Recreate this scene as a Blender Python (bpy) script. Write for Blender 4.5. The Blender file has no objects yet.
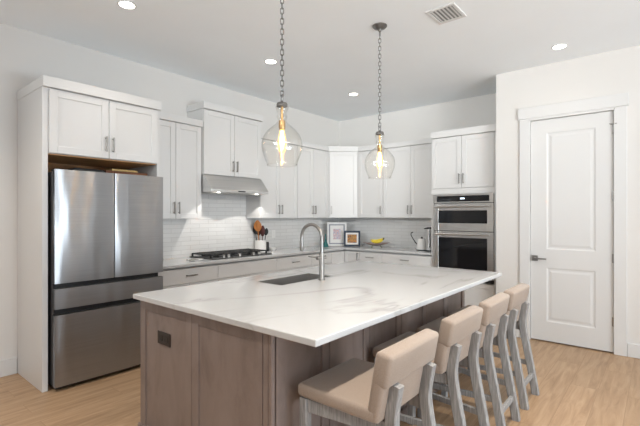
import bpy, bmesh, math, random
from mathutils import Matrix, Vector
random.seed(7)
PI = math.pi
S = bpy.context.scene
COL = S.collection

# ------------------------------------------------------------------ camera
cam = bpy.data.cameras.new('camera')
cam.sensor_width = 36.0
cam.lens = 36.0 * 411.81 / 640.0
cam.shift_y = 2.15 / 640.0
cam.clip_start = 0.05
camera = bpy.data.objects.new('camera', cam)
COL.objects.link(camera)
camera.location = (0, 0, 1.394)
camera.rotation_euler = (PI / 2, 0, math.radians(39.538 - 90))
S.camera = camera

# ------------------------------------------------------------------ world, daylight, exposure
S.view_settings.view_transform = 'Standard'
S.view_settings.look = 'None'
S.view_settings.gamma = 1.0
S.view_settings.use_curve_mapping = False
S.view_settings.exposure = 0.34
S.cycles.max_bounces = 10
S.cycles.diffuse_bounces = 6
S.cycles.transparent_max_bounces = 16
S.cycles.caustics_reflective = False
S.cycles.caustics_refractive = False
S.cycles.sample_clamp_indirect = 6.0

world = bpy.data.worlds.new('sky')
S.world = world
world.use_nodes = True
bg = world.node_tree.nodes['Background']
bg.inputs[0].default_value = (0.80, 0.95, 1.2, 1)
bg.inputs[1].default_value = 0.25

# room extents
XA, XB = -4.6, 5.83          # rear wall, oven wall
YA, YB = -4.2, 4.38          # front wall, range wall
XD = 5.07                    # door wall
HC = 3.05                    # ceiling
YR = 1.49                    # where the door wall ends beside the oven cabinet
# windows: rear wall spans in y, front wall spans in x
REAR_WIN = [(-3.2, -1.0), (0.2, 2.6)]
FRONT_WIN = [(-3.4, -1.2), (-0.7, 0.9), (1.0, 2.6), (3.05, 3.3), (4.3, 4.55)]
RIGHT_WIN = [(-1.45, -0.15)]  # unseen window, added as an extra light source
WZ = (0.25, 2.95)
DAY = (0.875, 1.0, 1.105)


def area(name, loc, rot, sx, sy, power, color=DAY):
    l = bpy.data.lights.new(name, 'AREA')
    l.shape = 'RECTANGLE'
    l.size, l.size_y = sx, sy
    l.energy = power
    l.color = color
    o = bpy.data.objects.new(name, l)
    COL.objects.link(o)
    o.location, o.rotation_euler = loc, rot
    return o


wzc, wzh = (WZ[0] + WZ[1]) / 2, WZ[1] - WZ[0]
# daylight straight in, and added fill lamps tilted up to brighten the ceiling
W_REAR, W_FRONT, W_SLIM, W_RIGHT = (1.8, 1.6), ((1, 1.5), (1, 22), (1, 56)), 20, (2, .5)
for (a, b) in REAR_WIN:
    area('rear_day', (XA + 0.04, (a + b) / 2, wzc), (PI / 2, 0, -PI / 2), b - a - .12, wzh - .12, W_REAR[0] * (b - a))
    area('rear_gnd', (XA + 0.45, (a + b) / 2, 0.6), (PI * .72, 0, -PI / 2), b - a - .12, 1.0, W_REAR[1] * (b - a))
for n_, (a, b) in enumerate(FRONT_WIN):
    if n_ < 3:
        area('front%d_day' % n_, ((a + b) / 2, YA + 0.04, wzc), (PI / 2, 0, 0), b - a - .12, wzh - .12, W_FRONT[n_][0] * (b - a))
        area('front%d_gnd' % n_, ((a + b) / 2, YA + 0.45, 0.6), (PI * .72, 0, 0), b - a - .12, 1.0, W_FRONT[n_][1] * (b - a))
    else:
        area('slim_day', ((a + b) / 2, YA + 0.04, wzc), (PI / 2, 0, 0), b - a - .12, wzh - .12, W_SLIM * (b - a))
def aim(o, tgt, spread):
    d = Vector(tgt) - o.location
    o.rotation_euler = d.to_track_quat('-Z', 'Y').to_euler()
    o.data.spread = math.radians(spread)


W_HIGH = 6.8
for (a, b) in FRONT_WIN[1:3]:      # fill lamps added inside the window tops, aimed to brighten the far corner
    aim(area('high_day', ((a + b) / 2, YA + 0.3, 2.72), (0, 0, 0), b - a - .12, .45, W_HIGH * (b - a), (1.0, .99, .955)), (5.83, 4.0, 2.7), 62)
for (a, b) in REAR_WIN[1:]:  # one more added fill lamp, aimed along the room at the oven wall
    aim(area('high_day', (XA + .3, (a + b) / 2, 2.72), (0, 0, 0), b - a - .12, .45, 9, (.95, .99, 1.0)), (XB, 2.9, 2.55), 32)
for (a, b) in RIGHT_WIN:  # fill lamps at the added right-hand window
    area('right_day', (XD - 0.04, (a + b) / 2, wzc), (PI / 2, 0, PI / 2), b - a - .12, wzh - .12, W_RIGHT[0] * (b - a))
    area('right_gnd', (XD - 0.45, (a + b) / 2, 0.6), (PI * .72, 0, PI / 2), b - a - .12, 1.0, W_RIGHT[1] * (b - a))
WARM = (1.0, 0.90, 0.79)
DOWN = [(1.53, 3.23), (3.08, 3.23), (4.63, 3.23), (4.61, 0.76), (3.08, 0.55), (1.53, 0.55),
        (-0.02, 3.23), (-0.02, 0.55), (-0.02, -2.2), (1.53, -2.2), (3.6, -2.2)]
DOWN_W = [20, 20, 20, 6, 125, 135, 150, 150, 120, 120, 120]


# ------------------------------------------------------------------ materials
def new_mat(name):
    m = bpy.data.materials.new(name)
    m.use_nodes = True
    nt = m.node_tree
    return m, nt, nt.nodes['Principled BSDF']


def N(nt, kind, **kw):
    n = nt.nodes.new(kind)
    for k, v in kw.items():
        if k in n.inputs:
            n.inputs[k].default_value = v
        else:
            setattr(n, k, v)
    return n


def L(nt, a, b):
    nt.links.new(a, b)


def coords(nt, scale=(1, 1, 1), kind='Object', rot=(0, 0, 0)):
    tc = nt.nodes.new('ShaderNodeTexCoord')
    mp = nt.nodes.new('ShaderNodeMapping')
    mp.inputs['Scale'].default_value = scale
    mp.inputs['Rotation'].default_value = rot
    L(nt, tc.outputs[kind], mp.inputs['Vector'])
    return mp.outputs['Vector']


def ramp(nt, fac, stops):
    r = nt.nodes.new('ShaderNodeValToRGB')
    els = r.color_ramp.elements
    while len(els) < len(stops):
        els.new(0.5)
    for e, (p, c) in zip(els, stops):
        e.position = p
        e.color = (*c, 1)
    L(nt, fac, r.inputs['Fac'])
    return r.outputs['Color']


def bump(nt, bs, height, strength=0.1, dist=0.01):
    b = nt.nodes.new('ShaderNodeBump')
    b.inputs['Strength'].default_value = strength
    b.inputs['Distance'].default_value = dist
    L(nt, height, b.inputs['Height'])
    L(nt, b.outputs['Normal'], bs.inputs['Normal'])


def paint(name, col, rough=0.5, tex=0.0, scale=60):
    m, nt, bs = new_mat(name)
    bs.inputs['Roughness'].default_value = rough
    v = coords(nt, (1, 1, 1))
    n = N(nt, 'ShaderNodeTexNoise', Scale=2.0, Detail=2.0)
    L(nt, v, n.inputs['Vector'])
    c2 = tuple(x * 0.985 for x in col)
    L(nt, ramp(nt, n.outputs['Fac'], [(0.35, col), (0.65, c2)]), bs.inputs['Base Color'])
    if tex:
        n2 = N(nt, 'ShaderNodeTexNoise', Scale=float(scale), Detail=3.0)
        L(nt, v, n2.inputs['Vector'])
        bump(nt, bs, n2.outputs['Fac'], tex, 0.004)
    return m


def plain(name, col, rough=0.5, metal=0.0, **kw):
    m, nt, bs = new_mat(name)
    bs.inputs['Base Color'].default_value = (*col, 1)
    bs.inputs['Roughness'].default_value = rough
    bs.inputs['Metallic'].default_value = metal
    for k, v in kw.items():
        bs.inputs[k].default_value = v
    n = N(nt, 'ShaderNodeTexNoise', Scale=35.0, Detail=2.0)
    L(nt, coords(nt), n.inputs['Vector'])
    mr = N(nt, 'ShaderNodeMapRange')
    mr.inputs['To Min'].default_value = max(0.02, rough - 0.04)
    mr.inputs['To Max'].default_value = min(1, rough + 0.04)
    L(nt, n.outputs['Fac'], mr.inputs['Value'])
    L(nt, mr.outputs['Result'], bs.inputs['Roughness'])
    return m


def emit(name, col, strength):
    m, nt, bs = new_mat(name)
    bs.inputs['Base Color'].default_value = (*col, 1)
    bs.inputs['Emission Color'].default_value = (*col, 1)
    bs.inputs['Emission Strength'].default_value = strength
    return m


def thin_glass(name, tint=(1, 1, 1), refl=1.0, rough=0.02, glow=0.0):
    m = bpy.data.materials.new(name)
    m.use_nodes = True
    nt = m.node_tree
    nt.nodes.remove(nt.nodes['Principled BSDF'])
    out = nt.nodes['Material Output']
    t = N(nt, 'ShaderNodeBsdfTransparent')
    t.inputs['Color'].default_value = (*tint, 1)
    g = N(nt, 'ShaderNodeBsdfGlossy', Roughness=rough)
    fr = N(nt, 'ShaderNodeLayerWeight', Blend=0.5)
    pw = N(nt, 'ShaderNodeMath', operation='POWER')
    pw.inputs[1].default_value = 4.0
    L(nt, fr.outputs['Facing'], pw.inputs[0])
    mu = N(nt, 'ShaderNodeMath', operation='MULTIPLY_ADD')
    mu.inputs[1].default_value = 0.62 * refl
    mu.inputs[2].default_value = 0.035 * refl
    L(nt, pw.outputs[0], mu.inputs[0])
    mx = N(nt, 'ShaderNodeMixShader')
    L(nt, mu.outputs[0], mx.inputs['Fac'])
    L(nt, t.outputs[0], mx.inputs[1])
    L(nt, g.outputs[0], mx.inputs[2])
    if glow:
        em = N(nt, 'ShaderNodeEmission', Strength=glow)
        em.inputs['Color'].default_value = (1.0, 0.55, 0.2, 1)
        ad = N(nt, 'ShaderNodeAddShader')
        L(nt, mx.outputs[0], ad.inputs[0])
        L(nt, em.outputs[0], ad.inputs[1])
        L(nt, ad.outputs[0], out.inputs['Surface'])
    else:
        L(nt, mx.outputs[0], out.inputs['Surface'])
    return m


def steel(name, col, rough, wav=0.0, aniso=0.0, grain=(2, 2, 220)):
    m, nt, bs = new_mat(name)
    bs.inputs['Base Color'].default_value = (*col, 1)
    bs.inputs['Metallic'].default_value = 1.0
    bs.inputs['Roughness'].default_value = rough
    if aniso:
        bs.inputs['Anisotropic'].default_value = aniso
        bs.inputs['Anisotropic Rotation'].default_value = 0.25
        tg = N(nt, 'ShaderNodeTangent', direction_type='RADIAL', axis='Z')
        L(nt, tg.outputs[0], bs.inputs['Tangent'])
    g = N(nt, 'ShaderNodeTexNoise', Scale=1.0, Detail=3.0)
    L(nt, coords(nt, grain), g.inputs['Vector'])
    L(nt, ramp(nt, g.outputs['Fac'], [(0.3, tuple(c * 0.93 for c in col)), (0.7, tuple(min(1, c * 1.05) for c in col))]), bs.inputs['Base Color'])
    if wav:
        w = N(nt, 'ShaderNodeTexNoise', Scale=1.0, Detail=1.0)
        L(nt, coords(nt, (5.0, 5.0, 1.1)), w.inputs['Vector'])
        bump(nt, bs, w.outputs['Fac'], 1.0, wav)
    return m


def wood_floor():
    m, nt, bs = new_mat('oak plank floor')
    v = coords(nt)
    br = N(nt, 'ShaderNodeTexBrick', Scale=1.0)
    br.offset = 0.37
    br.inputs['Mortar Size'].default_value = 0.0016
    br.inputs['Mortar Smooth'].default_value = 0.3
    br.inputs['Brick Width'].default_value = 1.5
    br.inputs['Row Height'].default_value = 0.19
    br.inputs['Color1'].default_value = (0, 0, 0, 1)
    br.inputs['Color2'].default_value = (1, 1, 1, 1)
    br.inputs['Mortar'].default_value = (0.5, 0.5, 0.5, 1)
    L(nt, v, br.inputs['Vector'])
    # grain, shifted per plank
    sep = N(nt, 'ShaderNodeVectorMath', operation='MULTIPLY_ADD')
    sep.inputs[1].default_value = (7.3, 3.1, 1.7)
    L(nt, br.outputs['Color'], sep.inputs[0])
    L(nt, v, sep.inputs[2])
    mp = N(nt, 'ShaderNodeMapping')
    mp.inputs['Scale'].default_value = (1.6, 15.0, 1)
    L(nt, sep.outputs[0], mp.inputs['Vector'])
    g = N(nt, 'ShaderNodeTexNoise', Scale=1.6, Detail=6.0, Roughness=0.62, Distortion=0.7)
    L(nt, mp.outputs[0], g.inputs['Vector'])
    grain = ramp(nt, g.outputs['Fac'], [(0.28, (0.285, 0.178, 0.101)), (0.5, (0.40, 0.263, 0.155)), (0.74, (0.485, 0.338, 0.213))])
    tone = ramp(nt, br.outputs['Color'], [(0.0, (0.90, 0.893, 0.88)), (1.0, (1.04, 1.04, 1.04))])
    mx = N(nt, 'ShaderNodeMix', data_type='RGBA', blend_type='MULTIPLY')
    mx.inputs[0].default_value = 1.0
    L(nt, grain, mx.inputs[6])
    L(nt, tone, mx.inputs[7])
    m2 = N(nt, 'ShaderNodeMix', data_type='RGBA', blend_type='MULTIPLY')
    L(nt, br.outputs['Fac'], m2.inputs[0])
    L(nt, mx.outputs[2], m2.inputs[6])
    m2.inputs[7].default_value = (0.72, 0.66, 0.6, 1)
    L(nt, m2.outputs[2], bs.inputs['Base Color'])
    bs.inputs['Roughness'].default_value = 0.42
    bump(nt, bs, g.outputs['Fac'], 0.08, 0.004)
    return m


def quartz():
    m, nt, bs = new_mat('white veined quartz')
    v = coords(nt)
    n0 = N(nt, 'ShaderNodeTexNoise', Scale=0.8, Detail=4.0, Roughness=0.5, Distortion=0.9)
    mp = N(nt, 'ShaderNodeMapping')
    mp.inputs['Rotation'].default_value = (0, 0, 0.5)
    mp.inputs['Scale'].default_value = (0.75, 1.7, 1)
    L(nt, v, mp.inputs['Vector'])
    L(nt, mp.outputs[0], n0.inputs['Vector'])
    ab = N(nt, 'ShaderNodeMath', operation='SUBTRACT')
    L(nt, n0.outputs['Fac'], ab.inputs[0])
    ab.inputs[1].default_value = 0.5
    ab2 = N(nt, 'ShaderNodeMath', operation='ABSOLUTE')
    L(nt, ab.outputs[0], ab2.inputs[0])
    vein = ramp(nt, ab2.outputs[0], [(0.0, (0.41, 0.407, 0.40)), (0.006, (0.455, 0.455, 0.452)), (0.017, (0.54, 0.545, 0.547)), (0.04, (0.57, 0.578, 0.582))])
    # break the veins up
    n1 = N(nt, 'ShaderNodeTexNoise', Scale=1.7, Detail=2.0)
    L(nt, v, n1.inputs['Vector'])
    fade = ramp(nt, n1.outputs['Fac'], [(0.40, (0.95, 0.95, 0.95)), (0.60, (0.1, 0.1, 0.1))])
    mx = N(nt, 'ShaderNodeMix', data_type='RGBA')
    L(nt, fade, mx.inputs[0])
    L(nt, vein, mx.inputs[6])
    mx.inputs[7].default_value = (0.57, 0.578, 0.582, 1)
    L(nt, mx.outputs[2], bs.inputs['Base Color'])
    bs.inputs['Roughness'].default_value = 0.14
    return m


def tiles(name, vertical):
    """subway tile; 'vertical' maps the wall plane on the brick pattern: 'x' or 'y' runs along the wall"""
    m, nt, bs = new_mat(name)
    tc = nt.nodes.new('ShaderNodeTexCoord')
    sx = N(nt, 'ShaderNodeSeparateXYZ')
    L(nt, tc.outputs['Object'], sx.inputs[0])
    cb = N(nt, 'ShaderNodeCombineXYZ')
    add = N(nt, 'ShaderNodeMath', operation='SUBTRACT')
    L(nt, sx.outputs['X'], add.inputs[0])
    L(nt, sx.outputs['Y'], add.inputs[1])
    L(nt, add.outputs[0], cb.inputs['X'])
    L(nt, sx.outputs['Z'], cb.inputs['Y'])
    br = N(nt, 'ShaderNodeTexBrick', Scale=1.0)
    br.inputs['Brick Width'].default_value = 0.255
    br.inputs['Row Height'].default_value = 0.0515
    br.inputs['Mortar Size'].default_value = 0.0022
    br.inputs['Mortar Smooth'].default_value = 0.6
    br.inputs['Color1'].default_value = (0.72, 0.717, 0.706, 1)
    br.inputs['Color2'].default_value = (0.77, 0.767, 0.757, 1)
    br.inputs['Mortar'].default_value = (0.55, 0.542, 0.53, 1)
    L(nt, cb.outputs[0], br.inputs['Vector'])
    L(nt, br.outputs['Color'], bs.inputs['Base Color'])
    bs.inputs['Roughness'].default_value = 0.18
    n = N(nt, 'ShaderNodeTexNoise', Scale=26.0, Detail=1.0)
    L(nt, tc.outputs['Object'], n.inputs['Vector'])
    h = N(nt, 'ShaderNodeMath', operation='MULTIPLY_ADD')
    L(nt, br.outputs['Fac'], h.inputs[0])
    h.inputs[1].default_value = -1.4
    L(nt, n.outputs['Fac'], h.inputs[2])
    bump(nt, bs, h.outputs[0], 0.5, 0.0022)
    return m


def stained_wood(name, c0, c1, c2, scale=(7, 7, 1.0), rough=0.42):
    m, nt, bs = new_mat(name)
    v = coords(nt, scale)
    n = N(nt, 'ShaderNodeTexNoise', Scale=2.2, Detail=6.0, Roughness=0.6, Distortion=0.5)
    L(nt, v, n.inputs['Vector'])
    L(nt, ramp(nt, n.outputs['Fac'], [(0.3, c0), (0.5, c1), (0.72, c2)]), bs.inputs['Base Color'])
    bs.inputs['Roughness'].default_value = rough
    bump(nt, bs, n.outputs['Fac'], 0.06, 0.003)
    return m


def fabric():
    m, nt, bs = new_mat('beige linen upholstery')
    v = coords(nt)
    w1 = N(nt, 'ShaderNodeTexNoise', Scale=1.0, Detail=2.0)
    L(nt, coords(nt, (260, 900, 900)), w1.inputs['Vector'])
    w2 = N(nt, 'ShaderNodeTexNoise', Scale=1.0, Detail=2.0)
    L(nt, coords(nt, (900, 260, 260)), w2.inputs['Vector'])
    ad = N(nt, 'ShaderNodeMath', operation='ADD')
    L(nt, w1.outputs['Fac'], ad.inputs[0])
    L(nt, w2.outputs['Fac'], ad.inputs[1])
    hf = N(nt, 'ShaderNodeMath', operation='MULTIPLY')
    L(nt, ad.outputs[0], hf.inputs[0])
    hf.inputs[1].default_value = 0.5
    L(nt, ramp(nt, hf.outputs[0], [(0.35, (0.24, 0.190, 0.152)), (0.5, (0.325, 0.258, 0.207)), (0.66, (0.40, 0.325, 0.268))]), bs.inputs['Base Color'])
    bs.inputs['Roughness'].default_value = 0.95
    bs.inputs['Sheen Weight'].default_value = 0.25
    bump(nt, bs, hf.outputs[0], 0.35, 0.002)
    return m


def art(name, cols, scale):
    m, nt, bs = new_mat(name)
    v = coords(nt, (1, 1, 1))
    vo = N(nt, 'ShaderNodeTexNoise', Scale=scale, Detail=2.0, Distortion=1.5)
    L(nt, v, vo.inputs['Vector'])
    k = len(cols)
    L(nt, ramp(nt, vo.outputs['Fac'], [(0.32 + 0.36 * i / (k - 1), c) for i, c in enumerate(cols)]), bs.inputs['Base Color'])
    bs.inputs['Roughness'].default_value = 0.3
    return m


M = {}
M['wall'] = paint('warm grey wall paint', (0.70, 0.686, 0.664), 0.75, 0.12, 90)
M['ceiling'] = paint('ceiling paint', (0.895, 0.935, 0.965), 0.85, 0.25, 55)
M['trim'] = paint('white trim paint', (0.685, 0.686, 0.68), 0.38)
M['cab'] = paint('white cabinet paint', (0.69, 0.688, 0.68), 0.36)
M['floor'] = wood_floor()
M['quartz'] = quartz()
M['tile'] = tiles('white subway tile', 'x')
M['steel'] = steel('brushed stainless steel', (0.385, 0.39, 0.40), 0.30, 0.022, 0.93)
M['steel_flat'] = steel('satin stainless steel', (0.68, 0.675, 0.665), 0.30, 0.0, 0.5)
M['sink'] = steel('sink steel', (0.50, 0.49, 0.475), 0.42)
M['nickel'] = steel('brushed nickel', (0.36, 0.35, 0.335), 0.32)
M['pewter'] = steel('aged pewter', (0.22, 0.215, 0.21), 0.4)
M['blackglass'] = plain('black oven glass', (0.008, 0.008, 0.009), 0.05)
M['black'] = plain('black enamel', (0.013, 0.013, 0.013), 0.4)
M['iron'] = plain('cast iron', (0.02, 0.02, 0.02), 0.55)
M['charcoal'] = plain('charcoal fridge side', (0.075, 0.075, 0.078), 0.45)
M['island'] = stained_wood('brown stained maple', (0.175, 0.134, 0.118), (0.228, 0.180, 0.160), (0.262, 0.208, 0.185), (3.2, 3.2, 1.3), 0.4)
M['greywood'] = stained_wood('whitewashed grey wood', (0.17, 0.17, 0.173), (0.28, 0.278, 0.274), (0.39, 0.385, 0.38), (60, 60, 4), 0.7)
M['rawwood'] = stained_wood('natural cabinet wood', (0.50, 0.25, 0.10), (0.62, 0.33, 0.14), (0.70, 0.41, 0.19), (1.5, 9, 9))
M['redwood'] = stained_wood('reddish wood', (0.13, 0.04, 0.018), (0.22, 0.075, 0.03), (0.3, 0.12, 0.05), (2, 12, 12))
M['palewood'] = stained_wood('pale yellow wood', (0.55, 0.36, 0.12), (0.68, 0.47, 0.18), (0.74, 0.55, 0.26), (2, 14, 14))
M['fabric'] = fabric()
M['glass'] = thin_glass('clear blown glass', (0.995, 0.99, 0.98), 1.0)
M['amberglass'] = thin_glass('amber bulb glass', (1.0, 0.86, 0.62), 0.8, glow=0.8)
M['pane'] = thin_glass('window glass', (0.97, 0.98, 0.98), 0.8)
M['brass'] = steel('warm brass', (0.58, 0.37, 0.17), 0.3)
M['filament'] = emit('glowing filament', (1.0, 0.68, 0.30), 25)
M['lens'] = emit('downlight lens', (1.0, 0.95, 0.87), 9)
M['hoodlens'] = emit('hood lamp lens', (1.0, 0.93, 0.82), 5)
M['white_ceramic'] = plain('white glazed ceramic', (0.82, 0.81, 0.79), 0.2)
M['white_plastic'] = plain('white plastic', (0.80, 0.795, 0.78), 0.35)
M['bronze'] = plain('dark bronze plate', (0.022, 0.015, 0.012), 0.4)
M['bronze_dark'] = plain('darker bronze sockets', (0.012, 0.009, 0.008), 0.45)
M['spatula'] = stained_wood('orange wood', (0.40, 0.13, 0.03), (0.55, 0.20, 0.05), (0.62, 0.27, 0.08), (20, 20, 4))
M['maroon'] = plain('dark red nylon', (0.085, 0.018, 0.016), 0.4)
M['black_nylon'] = plain('black nylon', (0.02, 0.018, 0.018), 0.4)
M['teal'] = plain('teal glazed glass', (0.03, 0.16, 0.16), 0.15)
M['navy'] = plain('navy frame lacquer', (0.012, 0.03, 0.06), 0.35)
M['mat_board'] = plain('white mat board', (0.78, 0.77, 0.75), 0.8)
M['grey_board'] = plain('grey mat board', (0.33, 0.34, 0.38), 0.8)
M['art_red'] = art('red and blue print', [(0.75, 0.73, 0.72), (0.55, 0.2, 0.2), (0.7, 0.62, 0.62), (0.25, 0.3, 0.5), (0.76, 0.75, 0.74)], 28)
M['art_orange'] = art('orange and brown print', [(0.05, 0.07, 0.06), (0.35, 0.09, 0.03), (0.62, 0.3, 0.05), (0.09, 0.10, 0.07), (0.4, 0.34, 0.2)], 26)
M['banana'] = stained_wood('banana peel', (0.62, 0.44, 0.02), (0.74, 0.56, 0.03), (0.78, 0.62, 0.08), (12, 12, 12))
M['banana_tip'] = plain('banana stem', (0.10, 0.09, 0.02), 0.6)
M['mauve'] = stained_wood('mauve brown wood', (0.22, 0.15, 0.13), (0.33, 0.24, 0.21), (0.42, 0.32, 0.28), (4, 30, 30))
M['olive'] = plain('olive green glaze', (0.13, 0.15, 0.07), 0.4)
M['display'] = emit('oven clock display', (0.75, 0.88, 1.0), 1.6)
M['darkhole'] = plain('dark vent interior', (0.25, 0.25, 0.25), 0.9)


# ------------------------------------------------------------------ mesh helpers
ORG = {}


class MB:
    """collects shapes, then links them as ONE mesh object"""

    def __init__(self, mtx=None):
        self.bm = bmesh.new()
        self.mtx = mtx

    def box(self, x0, x1, y0, y1, z0, z1, bev=0.0, seg=1):
        if x1 < x0: x0, x1 = x1, x0
        if y1 < y0: y0, y1 = y1, y0
        vs = [self.bm.verts.new((x, y, z)) for z in (z0, z1) for y in (y0, y1) for x in (x0, x1)]
        fs = [(0, 2, 3, 1), (4, 5, 7, 6), (0, 1, 5, 4), (2, 6, 7, 3), (0, 4, 6, 2), (1, 3, 7, 5)]
        faces = [self.bm.faces.new([vs[i] for i in f]) for f in fs]
        if bev:
            es = list({e for f in faces for e in f.edges})
            bmesh.ops.bevel(self.bm, geom=es, offset=bev, segments=seg, profile=0.5, affect='EDGES')
        return self

    def prism(self, poly, a, b, axis='z', bev=0.0):
        def P(p, t):
            if axis == 'z': return (p[0], p[1], t)
            if axis == 'x': return (t, p[0], p[1])
            return (p[0], t, p[1])
        lo = [self.bm.verts.new(P(p, a)) for p in poly]
        hi = [self.bm.verts.new(P(p, b)) for p in poly]
        n = len(poly)
        fs = [self.bm.faces.new(lo[::-1]), self.bm.faces.new(hi)]
        for i in range(n):
            fs.append(self.bm.faces.new((lo[i], lo[(i + 1) % n], hi[(i + 1) % n], hi[i])))
        bmesh.ops.recalc_face_normals(self.bm, faces=fs)
        if bev:
            bmesh.ops.bevel(self.bm, geom=list({e for f in fs for e in f.edges}), offset=bev, segments=2, profile=0.5, affect='EDGES')
        return self

    def tube(self, pts, r, seg=12, closed=False, flat=None, up=None):
        """round tube along points (r may be a list); flat=(w,h) gives a rectangular bar instead"""
        pts = [Vector(p) for p in pts]
        n = len(pts)
        rings = []
        prev = None
        for i, p in enumerate(pts):
            if closed:
                t = pts[(i + 1) % n] - pts[i - 1]
            else:
                t = pts[min(i + 1, n - 1)] - pts[max(i - 1, 0)]
            t.normalize()
            if up is not None:
                a = Vector(up) - t * Vector(up).dot(t)
            elif prev is None:
                a = t.orthogonal()
            else:
                a = prev - t * prev.dot(t)
            a.normalize()
            prev = a
            b = t.cross(a)
            rr = r[i] if isinstance(r, (list, tuple)) else r
            ring = []
            if flat:
                w, h = flat[0] / 2, flat[1] / 2
                c = min(w, h) * 0.18
                for (u, v) in ((w, h - c), (w - c, h), (-w + c, h), (-w, h - c), (-w, -h + c), (-w + c, -h), (w - c, -h), (w, -h + c)):
                    ring.append(self.bm.verts.new(p + a * u + b * v))
            else:
                for k in range(seg):
                    an = 2 * PI * k / seg
                    ring.append(self.bm.verts.new(p + (a * math.cos(an) + b * math.sin(an)) * rr))
            rings.append(ring)
        m = len(rings[0])
        fs = []
        for i in range(n if closed else n - 1):
            A, B = rings[i], rings[(i + 1) % n]
            for k in range(m):
                fs.append(self.bm.faces.new((A[k], A[(k + 1) % m], B[(k + 1) % m], B[k])))
        if not closed:
            fs.append(self.bm.faces.new(rings[0][::-1]))
            fs.append(self.bm.faces.new(rings[-1]))
        bmesh.ops.recalc_face_normals(self.bm, faces=fs)
        return self

    def cyl(self, p0, p1, r, seg=24, r2=None):
        return self.tube([p0, p1], [r, r if r2 is None else r2], seg)

    def lathe(self, prof, c=(0, 0), seg=36, closed=False):
        """prof: (r, z) pairs"""
        rings = []
        for (r, z) in prof:
            if r < 1e-6:
                rings.append([self.bm.verts.new((c[0], c[1], z))])
            else:
                rings.append([self.bm.verts.new((c[0] + r * math.cos(2 * PI * k / seg), c[1] + r * math.sin(2 * PI * k / seg), z)) for k in range(seg)])
        fs = []
        n = len(rings)
        for i in range(n if closed else n - 1):
            A, B = rings[i], rings[(i + 1) % n]
            for k in range(seg):
                k2 = (k + 1) % seg
                if len(A) == 1 and len(B) == 1: continue
                if len(A) == 1: fs.append(self.bm.faces.new((A[0], B[k2], B[k])))
                elif len(B) == 1: fs.append(self.bm.faces.new((A[k], A[k2], B[0])))
                else: fs.append(self.bm.faces.new((A[k], A[k2], B[k2], B[k])))
        bmesh.ops.recalc_face_normals(self.bm, faces=fs)
        return self

    def build(self, name, mat, parent=None, smooth=0.0, org=None):
        if self.mtx is not None:
            bmesh.ops.transform(self.bm, matrix=self.mtx, verts=self.bm.verts)
        o3 = Vector(org) if org is not None else (ORG[parent.name] if parent else Vector((0, 0, 0)))
        bmesh.ops.translate(self.bm, vec=-o3, verts=self.bm.verts)
        if smooth:
            for f in self.bm.faces: f.smooth = True
            for e in self.bm.edges:
                if len(e.link_faces) == 2 and e.calc_face_angle(0) > smooth: e.smooth = False
        me = bpy.data.meshes.new(name)
        self.bm.to_mesh(me)
        self.bm.free()
        me.materials.append(mat)
        o = bpy.data.objects.new(name, me)
        COL.objects.link(o)
        if parent: o.parent = parent
        elif org is not None: o.location = org
        ORG[o.name] = o3
        return o


SM = 0.7


def tag(o, label, cat=None, group=None, kind=None):
    o['label'] = label
    if cat: o['category'] = cat
    if group: o['group'] = group
    if kind: o['kind'] = kind
    return o


def thing(name, label, cat, loc=(0, 0, 0), rotz=0.0, group=None, local=False, kind=None):
    o = bpy.data.objects.new(name, None)
    o.empty_display_size = 0.1
    COL.objects.link(o)
    o.location = loc
    o.rotation_euler = (0, 0, rotz)
    ORG[o.name] = Vector((0, 0, 0)) if (local or rotz) else Vector(loc)
    return tag(o, label, cat, group, kind)


def struct(mb, name, mat, label, cat):
    return tag(mb.build(name, mat), label, cat, kind='structure')


def copy_tree(o, parent=None):
    c = o.copy()
    COL.objects.link(c)
    if parent: c.parent = parent
    for ch in list(o.children): copy_tree(ch, c)
    return c


# ------------------------------------------------------------------ room shell
struct(MB().box(XA - .15, 6.9, YA - .15, YB + .15, -0.1, 0), 'floor', M['floor'], 'light oak plank floor running along the range wall', 'floor')
struct(MB().box(XA - .15, 6.9, YA - .15, YB + .15, HC, HC + .1), 'ceiling', M['ceiling'], 'flat white ceiling with round downlights', 'ceiling')
struct(MB().box(XA, XB, YB, YB + .15, 0, HC), 'wall_left', M['wall'], 'light grey wall behind the refrigerator and cooktop', 'wall')
struct(MB().box(XB, XB + .15, YR - .12, YB + .15, 0, HC), 'wall_back', M['wall'], 'light grey wall behind the fruit bowl and wall oven', 'wall')
# door wall with a doorway, and its return beside the oven cabinet
DY0, DY1, DZ = 0.345, 1.135, 2.462
w = MB()
(ra, rb), = RIGHT_WIN
w.box(XD, XD + .12, YA, ra, 0, HC)
w.box(XD, XD + .12, rb, DY0, 0, HC)
w.box(XD, XD + .12, ra, rb, 0, WZ[0])
w.box(XD, XD + .12, ra, rb, WZ[1], HC)
w.box(XD, XD + .12, DY1, YR, 0, HC)
w.box(XD, XD + .12, DY0, DY1, DZ, HC)
w.box(XD + .12, XB, YR - .12, YR, 0, HC)
struct(w, 'wall_right', M['wall'], 'pale wall around the white pantry door', 'wall')
# pantry behind the door
w = MB()
w.box(6.7, 6.85, -0.6, YR, 0, HC)
w.box(XD + .12, 6.7, -0.75, -0.6, 0, HC)
w.box(XB + .15, 6.85, YR - .12, YR, 0, HC)
struct(w, 'wall_pantry', M['wall'], 'pantry wall hidden behind the closed door', 'wall')
# rear and front walls with windows (behind the camera)


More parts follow.
